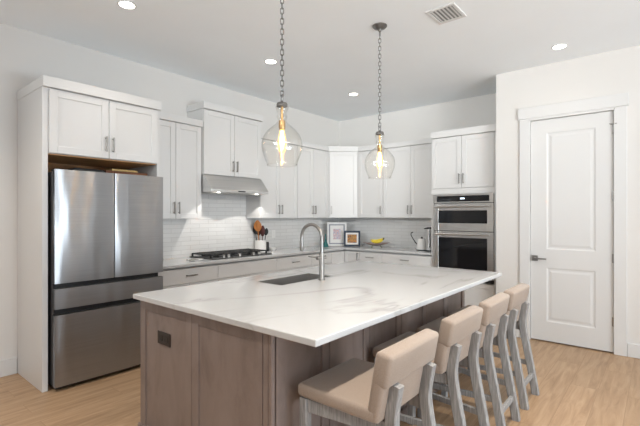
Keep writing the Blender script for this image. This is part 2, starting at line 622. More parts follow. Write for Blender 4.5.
def wall_with_windows(name, along, fixed, thick, lo, hi, wins, label):
    mb = MB()

    def seg(a, b, z0, z1):
        if along == 'y': mb.box(fixed, fixed - thick, a, b, z0, z1)
        else: mb.box(a, b, fixed, fixed - thick, z0, z1)
    p = lo
    for (a, b) in wins:
        seg(p, a, 0, HC)
        seg(a, b, 0, WZ[0])
        seg(a, b, WZ[1], HC)
        p = b
    seg(p, hi, 0, HC)
    struct(mb, name, M['wall'], label, 'wall')


wall_with_windows('wall_rear', 'y', XA, .15, YA, YB, REAR_WIN, 'plain wall with tall windows facing the island end')
wall_with_windows('wall_front', 'x', YA, .15, XA, XD, FRONT_WIN, 'plain wall with tall windows facing the refrigerator')
k = 0
for (al, wins) in (('y', REAR_WIN), ('x', FRONT_WIN), ('r', RIGHT_WIN)):
    for (a, b) in wins:
        k += 1
        fr, pn = MB(), MB()

        def bar(mb, a0, a1, z0, z1, t):
            if al == 'r': mb.box(XD + .06 - t, XD + .06 + t, a0, a1, z0, z1)
            elif al == 'y': mb.box(XA - .075 - t, XA - .075 + t, a0, a1, z0, z1)
            else: mb.box(a0, a1, YA - .075 - t, YA - .075 + t, z0, z1)
        bar(fr, a, b, WZ[0], WZ[0] + .05, .03)
        bar(fr, a, b, WZ[1] - .05, WZ[1], .03)
        for c in (a + .025, b - .025, (a + b) / 2): bar(fr, c - .025, c + .025, WZ[0] + .05, WZ[1] - .05, .03)
        f = struct(fr, 'window_%d' % k, M['trim'], 'white framed tall window behind the camera', 'window')
        bar(pn, a + .05, b - .05, WZ[0] + .05, WZ[1] - .05, .004)
        pn.build('pane', M['pane'], f)

# baseboards
bb = .014
struct(MB().box(XA, 1.10, YB - bb, YB, 0, .145, .003), 'baseboard_left', M['trim'], 'white baseboard on the wall beside the refrigerator', 'baseboard')
w = MB()
w.box(XD - bb, XD, YA, .247, 0, .135, .003)
w.box(XD - bb, XD, 1.233, YR, 0, .135, .003)
struct(w, 'baseboard_right', M['trim'], 'white baseboard on the door wall', 'baseboard')
# door casing
w = MB()
w.box(XD - .02, XD, .25, DY0 + .012, 0, 2.475, .003)
w.box(XD - .02, XD, DY1 - .012, 1.23, 0, 2.475, .003)
w.box(XD - .028, XD, .235, 1.247, 2.475, 2.6, .003)
w.box(XD - .02, XD, DY0, DY1, DZ - .012, 2.475)
w.box(XD, XD + .12, DY0, DY0 + .012, 0, DZ)
w.box(XD, XD + .12, DY1 - .012, DY1, 0, DZ)
w.box(XD, XD + .12, DY0 + .012, DY1 - .012, DZ - .012, DZ)
struct(w, 'trim_1', M['trim'], 'white door casing with a wide head board', 'door casing')

# two-panel door
y0, y1, z0, z1 = DY0 + .016, DY1 - .016, .014, DZ - .017
w = MB()
xf, xb = XD + .006, XD + .042
P_ = [(0.51, 0.96, 1.02, 2.298), (0.51, 0.96, .225, .817)]
w.box(xf, xb, y0, .51, z0, z1)
w.box(xf, xb, .96, y1, z0, z1)
w.box(xf, xb, .51, .96, z0, .225)
w.box(xf, xb, .51, .96, .817, 1.02)
w.box(xf, xb, .51, .96, 2.298, z1)
for (a, b, c, d) in P_:
    # sunken moulding then a raised field
    prof = [(0, 0), (.012, .0055), (.028, .006), (.05, .0015)]
    rings = []
    for (ins, dep) in prof:
        rings.append([w.bm.verts.new((xf + dep, yy, zz)) for (yy, zz) in ((a + ins, c + ins), (b - ins, c + ins), (b - ins, d - ins), (a + ins, d - ins))])
    fs = []
    for r0, r1 in zip(rings, rings[1:]):
        for i in range(4): fs.append(w.bm.faces.new((r0[i], r0[(i + 1) % 4], r1[(i + 1) % 4], r1[i])))
    fs.append(w.bm.faces.new(rings[-1]))
    w.box(xf + .015, xb - .001, a, b, c, d)
door = struct(w, 'door_1', M['trim'], 'tall white two-panel pantry door in the right wall', 'door')
h = MB()
h.box(xf - .008, xf, 1.045, 1.105, .886, .946, .002)
h.cyl((xf - .008, 1.075, .916), (xf - .05, 1.075, .916), .011)
h.tube([(xf - .048, 1.08, .916), (xf - .048, 1.03, .916), (xf - .046, .955, .914)], .008, flat=(.016, .018), up=(0, 0, 1))
h.build('lever_handle', M['nickel'], door)
MB().box(xf - .0015, xf, 1.113, 1.1185, .885, .947).build('latch_plate', M['nickel'], door)
for zc in (2.26, 1.586, .958, .32):
    h = MB()
    h.cyl((xf - .010, y0 - .004, zc - .045), (xf - .010, y0 - .004, zc + .045), .008, 12)
    h.box(xf - .006, xf, y0, y0 + .012, zc - .045, zc + .045)
    if zc > 2:
        h.tube([(xf - .010, y0 - .004, zc + .05), (xf - .03, y0 + .02, zc + .05), (xf - .045, y0 + .03, zc + .05)], .004, 8)
        h.tube([(xf - .010, y0 - .004, zc + .05), (xf - .04, y0 - .03, zc + .05)], .004, 8)
    h.build('hinge', M['nickel'], door)


# ------------------------------------------------------------------ cabinets
YK, XK = YB - .003, XB - .003     # backs of the furniture
def shaker(mb, x0, x1, z0, z1, y=0.0, t=.02, s=.058, rec=.009, b=.0016):
    mb.box(x0, x0 + s, y, y + t, z0, z1, b)
    mb.box(x1 - s, x1, y, y + t, z0, z1, b)
    mb.box(x0 + s, x1 - s, y, y + t, z0, z0 + s, b)
    mb.box(x0 + s, x1 - s, y, y + t, z1 - s, z1, b)
    mb.box(x0 + s - .002, x1 - s + .002, y + rec, y + t - .002, z0 + s - .002, z1 - s + .002)
    return mb


def pull(mb, x, z, vertical=True, ln=.13, y=0.0):
    r = .0055
    h = ln / 2
    if vertical:
        mb.tube([(x, y - .03, z - h), (x, y - .03, z + h)], r, flat=(.011, .009), up=(1, 0, 0))
        for s in (-1, 1): mb.cyl((x, y, z + s * (h - .012)), (x, y - .028, z + s * (h - .012)), .0045, 10)
    else:
        mb.tube([(x - h, y - .03, z), (x + h, y - .03, z)], r, flat=(.011, .009), up=(0, 0, 1))
        for s in (-1, 1): mb.cyl((x + s * (h - .012), y, z), (x + s * (h - .012), y - .028, z), .0045, 10)
    return mb


G = .0024


def add_door(root, x0, x1, z0, z1, hx=None, hz=None, name='door', s=.058, vertical=True, flat=False, mtx=None, hl=.13):
    m = MB(mtx)
    if flat: m.box(x0 + G, x1 - G, 0, .02, z0 + G, z1 - G, .0016)
    else: shaker(m, x0 + G, x1 - G, z0 + G, z1 - G, s=s)
    d = m.build(name, M['cab'], root)
    if hx is not None:
        pull(MB(mtx), hx, hz, vertical, hl).build('handle', M['nickel'], d, SM)
    return d


def crown(root, x0, x1, dep, z0, z1, ret=.0):
    m = MB()
    m.box(x0 + .0008, x1 - .0008, -.018, dep, z0, z1, .002)
    m.build('crown_molding', M['cab'], root)


def upper(label, loc, rotz, W, dep, z0, z1, doors, cz, group='white upper cabinets', ret=0.0, bodydep=None):
    t = thing('upper_cabinet', label, 'cabinet', (loc[0], loc[1], 0), rotz, group, local=True)
    MB().box(0.0005, W - .0005, .0215, dep, z0, z1).build('body', M['cab'], t)
    for (a, b, hx) in doors:
        add_door(t, a, b, z0 + .001, z1 - .004, hx, z0 + .122)
    crown(t, 0, W, dep, z1, cz, ret)
    return t


DU = YK - 4.08
Z0U, Z1U, ZCU = 1.352, 2.412, 2.484
# --- refrigerator surround
t = thing('refrigerator_cabinet', 'tall white surround with two-door cabinet above the steel refrigerator', 'cabinet', (1.104, 3.74, 0), local=True)
Wf = .986
m = MB()
m.box(0, .04, 0, YK - 3.74, 0, 2.405, .001)
m.box(Wf - .028, Wf, 0, YK - 3.74, 0, 2.405, .001)
m.build('side_panel', M['cab'], t)
m = MB()
m.box(.0405, Wf - .0285, .002, YK - 3.74, 1.888, 2.405)
m.build('body', M['cab'], t)
MB().box(.0405, Wf - .0285, .03, YK - 3.74, 1.880, 1.8875).build('underside', M['rawwood'], t)['label'] = 'natural wood underside'
MB().box(.0405, Wf - .0285, YK - 3.745, YK - 3.74 - .0005, 1.70, 1.879).build('back_board', M['rawwood'], t)['label'] = 'natural wood back board'
mid = 1.606 - 1.104
mt = Matrix.Translation((0, -.02, 0))
add_door(t, .042, mid, 1.888, 2.40, mid - .03, 2.01, mtx=mt)
add_door(t, mid, Wf - .03, 1.888, 2.40, mid + .03, 2.01, mtx=mt)
m = MB()
m.box(-.004, Wf + .0005, -.04, YK - 3.74, 2.4055, 2.487, .002)
m.build('crown_molding', M['cab'], t)

# --- range wall uppers
Y = 4.08
upper('narrow white upper cabinet between refrigerator and hood', (2.093, Y), 0, .706, DU, Z0U, Z1U, [(.01, .375, .345), (.375, .704, .405)], ZCU)
t = thing('upper_cabinet', 'raised white upper cabinet directly above the steel hood', 'cabinet', (2.80, 4.045, 0), 0, 'white upper cabinets', local=True)
DH = YK - 4.045
MB().box(.0005, .8895, .0215, DH, 1.867, 2.625).build('body', M['cab'], t)
add_door(t, .002, .445, 1.868, 2.62, .415, 1.99)
add_door(t, .445, .888, 1.868, 2.62, .475, 1.99)
m = MB(); m.box(-.012, .902, -.022, DH, 2.6255, 2.702, .002); m.build('crown_molding', M['cab'], t)
upper('white upper cabinet right of the hood above the utensil crock', (3.70, Y), 0, .725, DU, Z0U, Z1U, [(.002, .363, .333), (.363, .723, .393)], ZCU)
upper('second white upper cabinet right of the hood, beside the diagonal corner one', (4.425, Y), 0, .715, DU, Z0U, Z1U, [(.002, .358, .328), (.358, .713, .388)], ZCU)
# --- diagonal corner
A, B = Vector((5.143, 4.08)), Vector((5.493, 3.73))
t = thing('upper_cabinet', 'diagonal white corner upper cabinet above the framed pictures', 'cabinet', (A.x, A.y, 0), -PI / 4, 'white upper cabinets', local=True)
rot = Matrix.Rotation(PI / 4, 2)


def lc(x, y): return tuple(rot @ (Vector((x, y)) - A))


fl = (B - A).length
poly = [(.001, .022), (fl - .001, .022), lc(5.493, 3.732), lc(XK, 3.732), lc(XK, YK), lc(5.143, YK), lc(5.143, 4.08)]
poly = [lc(5.1445, 4.104), lc(5.1445, 4.09), (.018, .022), (fl - .018, .022), lc(5.503, 3.7345), lc(XK, 3.7345), lc(XK, YK), lc(5.1445, YK)]
MB().prism(poly, Z0U, Z1U).build('body', M['cab'], t)
add_door(t, .022, fl - .022, Z0U + .001, Z1U - .004, .055, Z0U + .122)
poly2 = [lc(5.1445, 4.064), lc(5.474, 3.7345), lc(XK, 3.7345), lc(XK, YK), lc(5.1445, YK)]
MB().prism(poly2, Z1U + .0005, ZCU + .01).build('crown_molding', M['cab'], t)
# --- oven wall uppers
DO = XK - 5.49
upper('single-door white upper cabinet above the fruit bowl', (5.49, 3.732), -PI / 2, .452, DO, Z0U, Z1U, [(.002, .45, .42)], ZCU)
upper('white upper cabinet beside the wall oven, above the kettle', (5.49, 3.28), -PI / 2, .917, DO, Z0U, Z1U, [(.002, .46, .43), (.46, .915, .49)], ZCU)

# --- tall oven cabinet
t = thing('oven_cabinet', 'tall white cabinet housing the double wall oven', 'cabinet', (5.20, 2.36, 0), -PI / 2, local=True)
WT, DT = .866, XK - 5.20
m = MB()
m.box(0, .036, .021, DT, 0, 2.412)
m.box(.81, WT, .021, DT, 0, 2.412)
m.box(.036, .81, .021, DT, 1.665, 2.412)
m.box(.036, .81, .021, DT, .09, .555)
m.box(.036, .81, .08, DT, 0, .09)
m.box(.036, .81, DT - .02, DT, .555, 1.665)
m.box(0, .036, .0, .021, .0, 1.738)
m.box(.81, WT, 0, .021, 0, 2.412)
m.box(.036, .81, 0, .021, 1.667, 1.738)
m.build('body', M['cab'], t)
add_door(t, .006, .408, 1.742, 2.408, .38, 1.862)
add_door(t, .408, .808, 1.742, 2.408, .436, 1.862)
add_door(t, .038, .808, .10, .548, .423, .47, 'drawer', vertical=False)
m = MB(); m.box(.001, WT, -.022, DT, 2.4125, 2.497, .002); m.build('crown_molding', M['cab'], t)

# --- base cabinets
ZB0, ZB1, ZBT = .10, .859, .84


def base(label, loc, rotz, W, dep, parts):
    t = thing('base_cabinet', label, 'cabinet', (loc[0], loc[1], 0), rotz, 'white base cabinets', local=True)
    m = MB()
    m.box(.0005, W - .0005, .0215, dep, ZB0, .832)
    m.box(.0005, W - .0005, .075, dep, .832, ZB1)
    m.box(.0005, W - .0005, .075, dep, 0, ZB0)
    m.build('body', M['cab'], t)
    for p in parts: add_door(t, *p[:4], *p[4:6], name=p[6], vertical=p[7], flat=p[8])
    return t


YBASE = 3.80
DB = YK - YBASE
ZD = .682


def std(W, two=True, pullx=None, dr=True):
    ps = [(0, W, ZD, ZBT, (W / 2 if pullx is None else pullx) if dr else None, .765, 'drawer', False, True)]
    if two:
        ps += [(0, W / 2, ZB0, ZD - .004, W / 2 - .04, .58, 'door', True, False), (W / 2, W, ZB0, ZD - .004, W / 2 + .04, .58, 'door', True, False)]
    else:
        ps += [(0, W, ZB0, ZD - .004, .06, .58, 'door', True, False)]
    return ps


base('white base cabinet beside the refrigerator, left of the cooktop', (2.093, YBASE), 0, .727, DB, std(.727, pullx=.38))
base('wide white base cabinet under the gas cooktop', (2.82, YBASE), 0, .91, DB, std(.91, dr=False))
base('white base cabinet right of the cooktop, below the utensil crock', (3.73, YBASE), 0, .69, DB, std(.69))
base('narrow white base cabinet next to the inside corner on the range side', (4.42, YBASE), 0, .46, DB, std(.46, False))
t = thing('base_cabinet', 'L-shaped white corner base cabinet below the framed pictures', 'cabinet', (4.88, YBASE, 0), 0, 'white base cabinets', local=True)
dx = 5.20 - 4.88
m = MB()
pl = [(.0005, .0215), (dx + .0215, .0215), (dx + .0215, -.2845), (XK - 4.88, -.2845), (XK - 4.88, DB), (.0005, DB)]
m.prism(pl, ZB0, .832)
pl = [(.0005, .075), (dx + .075, .075), (dx + .075, -.2845), (XK - 4.88, -.2845), (XK - 4.88, DB), (.0005, DB)]
m.prism(pl, 0, ZB0)
m.prism(pl, .832, ZB1)
m.build('body', M['cab'], t)
add_door(t, 0, dx, ZB0, ZBT, name='door', s=.05)
add_door(t, 0.0, .285, ZB0, ZBT, .255, .76, name='door', s=.05, mtx=Matrix.Translation((dx, 0, 0)) @ Matrix.Rotation(-PI / 2, 4, 'Z'))
DBO = XK - 5.20
base('white base cabinet on the oven side, below the fruit bowl', (5.20, 3.515), -PI / 2, .38, DBO, std(.38, False))
base('white base cabinet on the oven side, directly beside the wall oven', (5.20, 3.135), -PI / 2, .774, DBO, std(.774))

# --- worktop and backsplash
m = MB()
m.prism([(2.093, YK), (2.093, 3.775), (5.175, 3.775), (5.175, 2.361), (XK, 2.361), (XK, YK)], .8595, .89, bev=.0025)
tag(m.build('countertop', M['quartz']), 'L-shaped white quartz countertop along range and oven walls', 'countertop')
m = MB()
tt = .009
m.box(2.094, 2.80, YK - tt, YK, .8905, Z0U - .001)
m.box(2.80, 3.70, YK - tt, YK, .8905, 1.86)
m.box(3.70, XK, YK - tt, YK, .8905, Z0U - .001)
m.box(XK - tt, XK, 2.361, YK - tt, .8905, Z0U - .001)
tag(m.build('tile_backsplash', M['tile']), 'glossy white subway tile backsplash above the countertop', 'backsplash')
t = thing('wall_outlet', 'white outlet plate on the tile right of the utensil crock', 'outlet', (4.22, YK - tt, 1.12))
MB().box(4.185, 4.255, YK - tt - .006, YK - tt, 1.062, 1.178, .002).build('cover_plate', M['white_plastic'], t)
m = MB()
for zz in (1.098, 1.142): m.box(4.205, 4.235, YK - tt - .008, YK - tt - .006, zz - .014, zz + .014, .001)
m.build('socket', M['white_ceramic'], t)

# ------------------------------------------------------------------ refrigerator
FX0, FX1, FXM = 1.165, 2.078, 1.626
t = thing('refrigerator', 'large stainless french-door refrigerator in the white surround', 'refrigerator', (1.62, 3.65, 0))
m = MB()
m.box(FX0 + .004, 2.052, 3.722, 4.34, .035, 1.742, .004)
m.build('body', M['charcoal'], t)
MB().box(FX0 + .01, 2.05, 3.70, 3.7215, .05, 1.735).build('recess_panel', M['black'], t)
MB().box(FX0 + .02, 2.04, 3.70, 4.3, 0.012, .0345).build('kick_grille', M['black'], t)


def bowed(x0, x1, z0, z1, name):
    n = 14
    pts = []
    for i in range(n + 1):
        u = i / n
        x = x0 + (x1 - x0) * u
        e = min(u, 1 - u) * (x1 - x0)
        rr = .004
        yy = 3.65 - .006 * (1 - (2 * u - 1) ** 2) + .004
        if e < rr: yy += rr - math.sqrt(max(0, rr * rr - (rr - e) ** 2)) if e > 0 else rr
        pts.append((x, yy))
    poly = [(x0, 3.70)] + pts + [(x1, 3.70)]
    return MB().prism(poly, z0, z1).build(name, M['steel'], t, .45)


d1 = bowed(FX0, FXM - .0035, .853, 1.757, 'door')
d2 = bowed(FXM + .0035, FX1, .853, 1.757, 'door')
bowed(FX0, FX1, .650, .811, 'drawer')
bowed(FX0, FX1, .036, .602, 'drawer')
for x in (FX0 + .05, 2.01):
    m = MB(); m.box(x - .03, x + .03, 3.70, 3.80, 1.7425, 1.765, .004); m.build('hinge_cover', M['charcoal'], t)
    m = MB(); m.cyl((x, 3.74, 0.0), (x, 3.74, .0119), .02, 16); m.build('foot', M['black'], t)
# boards lying on top of the refrigerator
m = MB(); m.box(1.36, 1.62, 3.84, 4.20, 1.7425, 1.795, .004); m.box(1.38, 1.60, 3.86, 4.18, 1.795, 1.80)
tag(m.build('serving_tray', M['black'], org=(1.5, 4.0, 1.7425)), 'dark flat tray on top of the refrigerator, left of the red wooden one', 'tray')
m = MB()
m.box(1.64, 2.03, 3.86, 4.24, 1.7425, 1.752)
for (a, b, c, d) in ((1.64, 2.03, 3.86, 3.875), (1.64, 2.03, 4.225, 4.24), (1.64, 1.655, 3.875, 4.225), (2.015, 2.03, 3.875, 4.225)):
    m.box(a, b, c, d, 1.752, 1.80, .002)
tag(m.build('wooden_tray', M['redwood'], org=(1.85, 4.0, 1.7425)), 'reddish wooden tray on top of the refrigerator', 'tray')
m = MB(); m.box(1.69, 1.93, 3.855, 4.20, 1.8005, 1.818, .004)
tag(m.build('cutting_board', M['palewood'], org=(1.8, 4.0, 1.80)), 'pale yellow wooden board lying on the reddish tray', 'cutting board')

# ------------------------------------------------------------------ wall oven (local frame of the oven wall)
t = thing('wall_oven', 'stainless double wall oven with black glass windows', 'oven', (5.20, 2.36, 0), -PI / 2, local=True)
a, b = .038, .808
m = MB(); m.box(a + .012, b - .012, .0, .55, .56, 1.66); m.build('body', M['charcoal'], t)
m = MB(); m.box(a, b, -.022, -.0005, 1.553, 1.664, .003); cp = m.build('control_panel', M['steel_flat'], t)
m = MB(); m.box(a + .05, b - .05, -.025, -.022, 1.568, 1.642, .001); cg = m.build('control_glass', M['blackglass'], cp)
m = MB(); m.box(.40, .455, -.0256, -.025, 1.598, 1.614)
m.build('display', M['display'], cp)


def oven_door(z0, z1, w0, w1, hz):
    m = MB()
    x0, x1 = a + .075, b - .075
    m.box(a, x0, -.028, -.0005, z0, z1, .003)
    m.box(x1, b, -.028, -.0005, z0, z1, .003)
    m.box(x0, x1, -.028, -.0005, z0, w0, .003)
    m.box(x0, x1, -.028, -.0005, w1, z1, .003)
    d = m.build('oven_door', M['steel_flat'], t)
    m = MB(); m.box(x0 - .001, x1 + .001, -.0274, -.002, w0 - .001, w1 + .001); m.build('window', M['blackglass'], d)
    m = MB()
    m.tube([(a + .03, -.07, hz), (b - .03, -.07, hz)], .011, 14)
    for x in (a + .055, b - .055): m.cyl((x, -.028, hz), (x, -.068, hz), .008, 12)
    m.build('handle', M['steel_flat'], d, SM)


oven_door(1.192, 1.545, 1.292, 1.452, 1.505)
oven_door(.600, 1.184, .715, 1.105, 1.150)
m = MB(); m.box(a, b, -.02, -.0005, .557, .597, .002); m.build('vent_trim', M['black'], t)

# ------------------------------------------------------------------ hood
t = thing('range_hood', 'wedge-shaped stainless range hood above the cooktop', 'range hood', (3.245, 4.2, 1.66))
HX0, HX1 = 2.802, 3.688
m = MB()
m.prism([(4.05, 1.866), (3.905, 1.695), (3.905, 1.662), (YK - .012, 1.662), (YK - .012, 1.866)], HX0, HX1, 'x', bev=.002)
m.build('hood_body', M['steel_flat'], t)
m = MB()
for x in (2.86, 3.28):
    m.box(x, x + .37, 4.0, 4.33, 1.656, 1.6615)
m.build('filter', M['sink'], t)
for x in (2.946, 3.53):
    m = MB(); m.cyl((x, 3.96, 1.6555), (x, 3.96, 1.6615), .02, 20); m.build('lamp', M['hoodlens'], t, SM)
    l = bpy.data.lights.new('hood_spot', 'SPOT'); l.energy = 8; l.color = (1, .95, .88); l.spot_size = math.radians(116); l.spot_blend = .10; l.shadow_soft_size = .012
    o = bpy.data.objects.new('hood_spot', l); COL.objects.link(o); o.location = (x, 3.96, 1.652)
m = MB()
m.box(3.19, 3.30, 3.902, 3.9045, 1.672, 1.686, .001)
m.build('button_strip', M['black'], t)

# ------------------------------------------------------------------ cooktop
t = thing('gas_cooktop', 'black five-burner gas cooktop set in the countertop', 'cooktop', (3.25, 4.13, .89))
CX0, CX1, CY0, CY1 = 2.795, 3.705, 3.86, 4.33
m = MB(); m.box(CX0, CX1, CY0, CY1, .8902, .902, .003); m.build('base_plate', M['black'], t)
for (gx0, gx1) in ((CX0 + .02, CX0 + .31), (CX0 + .315, CX0 + .595), (CX0 + .60, CX1 - .02)):
    m = MB()
    gy0, gy1, gz = CY0 + .085 , CY1 - .02, .936
    if gx0 < CX0 + .1 or gx1 > CX1 - .1: gy0 = CY0 + .075
    for x in (gx0 + .008, (gx0 + gx1) / 2, gx1 - .008): m.tube([(x, gy0, gz), (x, gy1, gz)], .007, flat=(.014, .014), up=(0, 0, 1))
    for y in (gy0 + .007, (gy0 * 2 + gy1) / 3, (gy0 + gy1) / 2, (gy0 + 2 * gy1) / 3, gy1 - .007): m.tube([(gx0, y, gz), (gx1, y, gz)], .007, flat=(.014, .014), up=(0, 0, 1))
    for x in (gx0 + .008, gx1 - .008):
        for y in (gy0 + .007, gy1 - .007): m.box(x - .008, x + .008, y - .008, y + .008, .9022, gz)
    m.build('grate', M['iron'], t)
for (x, y, r) in ((2.95, 4.02, .035), (2.95, 4.23, .045), (3.25, 4.13, .055), (3.55, 4.02, .045), (3.55, 4.23, .035)):
    m = MB(); m.lathe([(0, .9022), (r, .9022), (r, .914), (r * .8, .917), (r * .8, .924), (0, .925)], (x, y), 24); m.build('burner', M['iron'], t, SM)
for x in (2.965, 3.035, 3.20, 3.42, 3.51):
    m = MB(); m.lathe([(0, .9022), (.021, .9022), (.02, .908), (.017, .93), (.015, .934), (0, .934)], (x, CY0 + .032), 20); m.build('knob', M['nickel'], t, SM)

# ------------------------------------------------------------------ island
IX0, IX1, IY0, IY1 = 1.31, 3.72, 1.365, 2.57
t = thing('kitchen_island', 'brown stained wooden kitchen island with shaker panels', 'kitchen island', (2.515, 1.97, 0))
m = MB()
e = .02
m.box(IX0 + e, IX0 + 2 * e, IY0 + e, IY1, .0, .858)
m.box(IX1 - 2 * e, IX1 - e, IY0 + e, IY1, .0, .858)
m.box(IX0 + 2 * e, IX1 - 2 * e, IY0 + e, IY0 + 2 * e, .0, .858)
m.box(IX0 + 2 * e, IX1 - 2 * e, IY1 - e, IY1, .0, .858)
m.box(IX0 + 2 * e, IX1 - 2 * e, IY0 + 2 * e, IY1 - e, .05, .08)
m.build('carcass', M['island'], t)
# end panels (face -X): local x -> -Y
R90 = Matrix.Rotation(-PI / 2, 4, 'Z')


def isl_panel(ya, yb):
    m = MB(Matrix.Translation((IX0, ya, 0)) @ R90)
    shaker(m, 0, ya - yb, .003, .857, s=.062, rec=.007)
    return m.build('panel', M['island'], t)


isl_panel(IY1 + .012, 2.008)
isl_panel(2.004, 1.432)
m = MB(); m.box(IX0, IX0 + e, 1.392, 1.428, .003, .857, .003); m.box(IX0 - .002, IX0 + e, IY0, 1.388, .003, .857, .003)
m.build('corner_post', M['island'], t)
W6 = (IX1 - IX0 - .03) / 6
for i in range(6):
    m = MB(Matrix.Translation((IX0 + .028 + i * W6, IY0, 0)))
    shaker(m, .002, W6 - .002, .003, .857, s=.06, rec=.011, b=.004)
    m.build('panel', M['island'], t)
m = MB()
m.box(IX0 - .014, IX0 - .0005, IY0 - .012, IY1 + .02, 0, .062, .003)
m.box(IX0 - .0004, IX1, IY0 - .012, IY0 - .0005, 0, .062, .003)
m.build('base_molding', M['island'], t)
m = MB(); m.box(IX0 + .001, IX0 + .0065, 2.232, 2.372, .612, .688, .001)
op = m.build('outlet_plate', M['bronze'], t); op['label'] = 'dark bronze outlet plate'
m = MB()
for yc in (2.272, 2.332): m.box(IX0 - .001, IX0 + .001, yc - .02, yc + .02, .632, .668, .0008)
m.build('socket', M['bronze_dark'], op)

# island worktop with a sink cut-out
SX0, SX1, SY0, SY1 = 2.10, 2.70, 2.095, 2.36
bm_ = MB()
b_ = bm_.bm
out = [(1.271, 1.071), (3.809, 1.071), (3.809, 2.606), (1.271, 2.606)]
inn = [(SX0, SY0), (SX1, SY0), (SX1, SY1), (SX0, SY1)]
zt, zb = .89, .8585
V = {}
for nm, lst in (('o', out), ('i', inn)):
    for z in (zt, zb): V[nm, z] = [b_.verts.new((x, y, z)) for x, y in lst]
for i in range(4):
    j = (i + 1) % 4
    b_.faces.new((V['o', zt][i], V['o', zt][j], V['i', zt][j], V['i', zt][i]))
    b_.faces.new((V['o', zb][j], V['o', zb][i], V['i', zb][i], V['i', zb][j]))
    b_.faces.new((V['o', zb][i], V['o', zb][j], V['o', zt][j], V['o', zt][i]))
    b_.faces.new((V['i', zb][j], V['i', zb][i], V['i', zt][i], V['i', zt][j]))
oe = [ed for ed in b_.edges if all(v in V['o', zt] + V['o', zb] for v in ed.verts)]
bmesh.ops.bevel(b_, geom=oe, offset=.005, segments=3, profile=0.5, affect='EDGES')
bm_.mtx = None
tag(bm_.build('island_countertop', M['quartz']), 'white grey-veined quartz slab on the brown island', 'countertop')
# sink
t = thing('sink', 'dark steel undermount sink in the island worktop', 'sink', (2.4, 2.23, .63))
m = MB()
q = .004
sx0, sx1, sy0, sy1, st, sb = SX0 + .005, SX1 - .005, SY0 + .005, SY1 - .005, .8885, .64
m.box(sx0 - q, sx1 + q, sy0 - q, sy0, sb, st)
m.box(sx0 - q, sx1 + q, sy1, sy1 + q, sb, st)
m.box(sx0 - q, sx0, sy0, sy1, sb, st)
m.box(sx1, sx1 + q, sy0, sy1, sb, st)
m.box(sx0 - q, sx1 + q, sy0 - q, sy1 + q, sb - q, sb)
m.build('basin', M['sink'], t)
m = MB(); m.lathe([(0, sb + .0003), (.045, sb + .0003), (.045, sb + .004), (.03, sb + .002), (0, sb + .0015)], (2.4, 2.26), 24); m.build('drain', M['steel_flat'], t, SM)
# faucet
fx, fy = 2.477, 2.027
t = thing('faucet', 'tall brushed steel gooseneck faucet beside the island sink', 'faucet', (fx, fy, .89))
m = MB(); m.lathe([(0, .8902), (.027, .8902), (.027, .896), (.021, .905), (.0195, 1.09), (.0155, 1.10), (.0, 1.10)], (fx, fy), 28); m.build('base', M['nickel'], t, SM)
pts = [(fx, fy, 1.0995), (fx, fy, 1.215)]
R_ = .105
for i in range(1, 17):
    an = PI * i / 16
    pts.append((fx, fy + R_ - R_ * math.cos(an), 1.215 + R_ * math.sin(an)))
pts += [(fx, fy + 2 * R_, 1.19)]
m = MB(); m.tube(pts, .0135, 16); m.build('spout', M['nickel'], t, SM)
m = MB(); m.lathe([(0, 1.19), (.0145, 1.19), (.0165, 1.17), (.0165, 1.11), (.014, 1.105), (0, 1.105)], (fx, fy + 2 * R_), 20); m.build('spray_head', M['nickel'], t, SM)
m = MB()
m.cyl((fx - .015, fy, 1.062), (fx - .05, fy + .008, 1.062), .014, 18)
m.tube([(fx - .042, fy - .004, 1.062), (fx - .05, fy + .035, 1.068), (fx - .06, fy + .085, 1.073)], [.006, .0055, .005], 10)
m.tube([(fx + .015, fy, 1.07), (fx + .045, fy - .004, 1.076)], .006, 10)
m.build('lever', M['nickel'], t, SM)

# ------------------------------------------------------------------ bar stools
st_ = thing('bar_stool', 'x', 'bar stool', (0, 0, 0), 0, 'upholstered bar stools along the island', local=True)
OY = 1.04


def yl(v): return v - OY


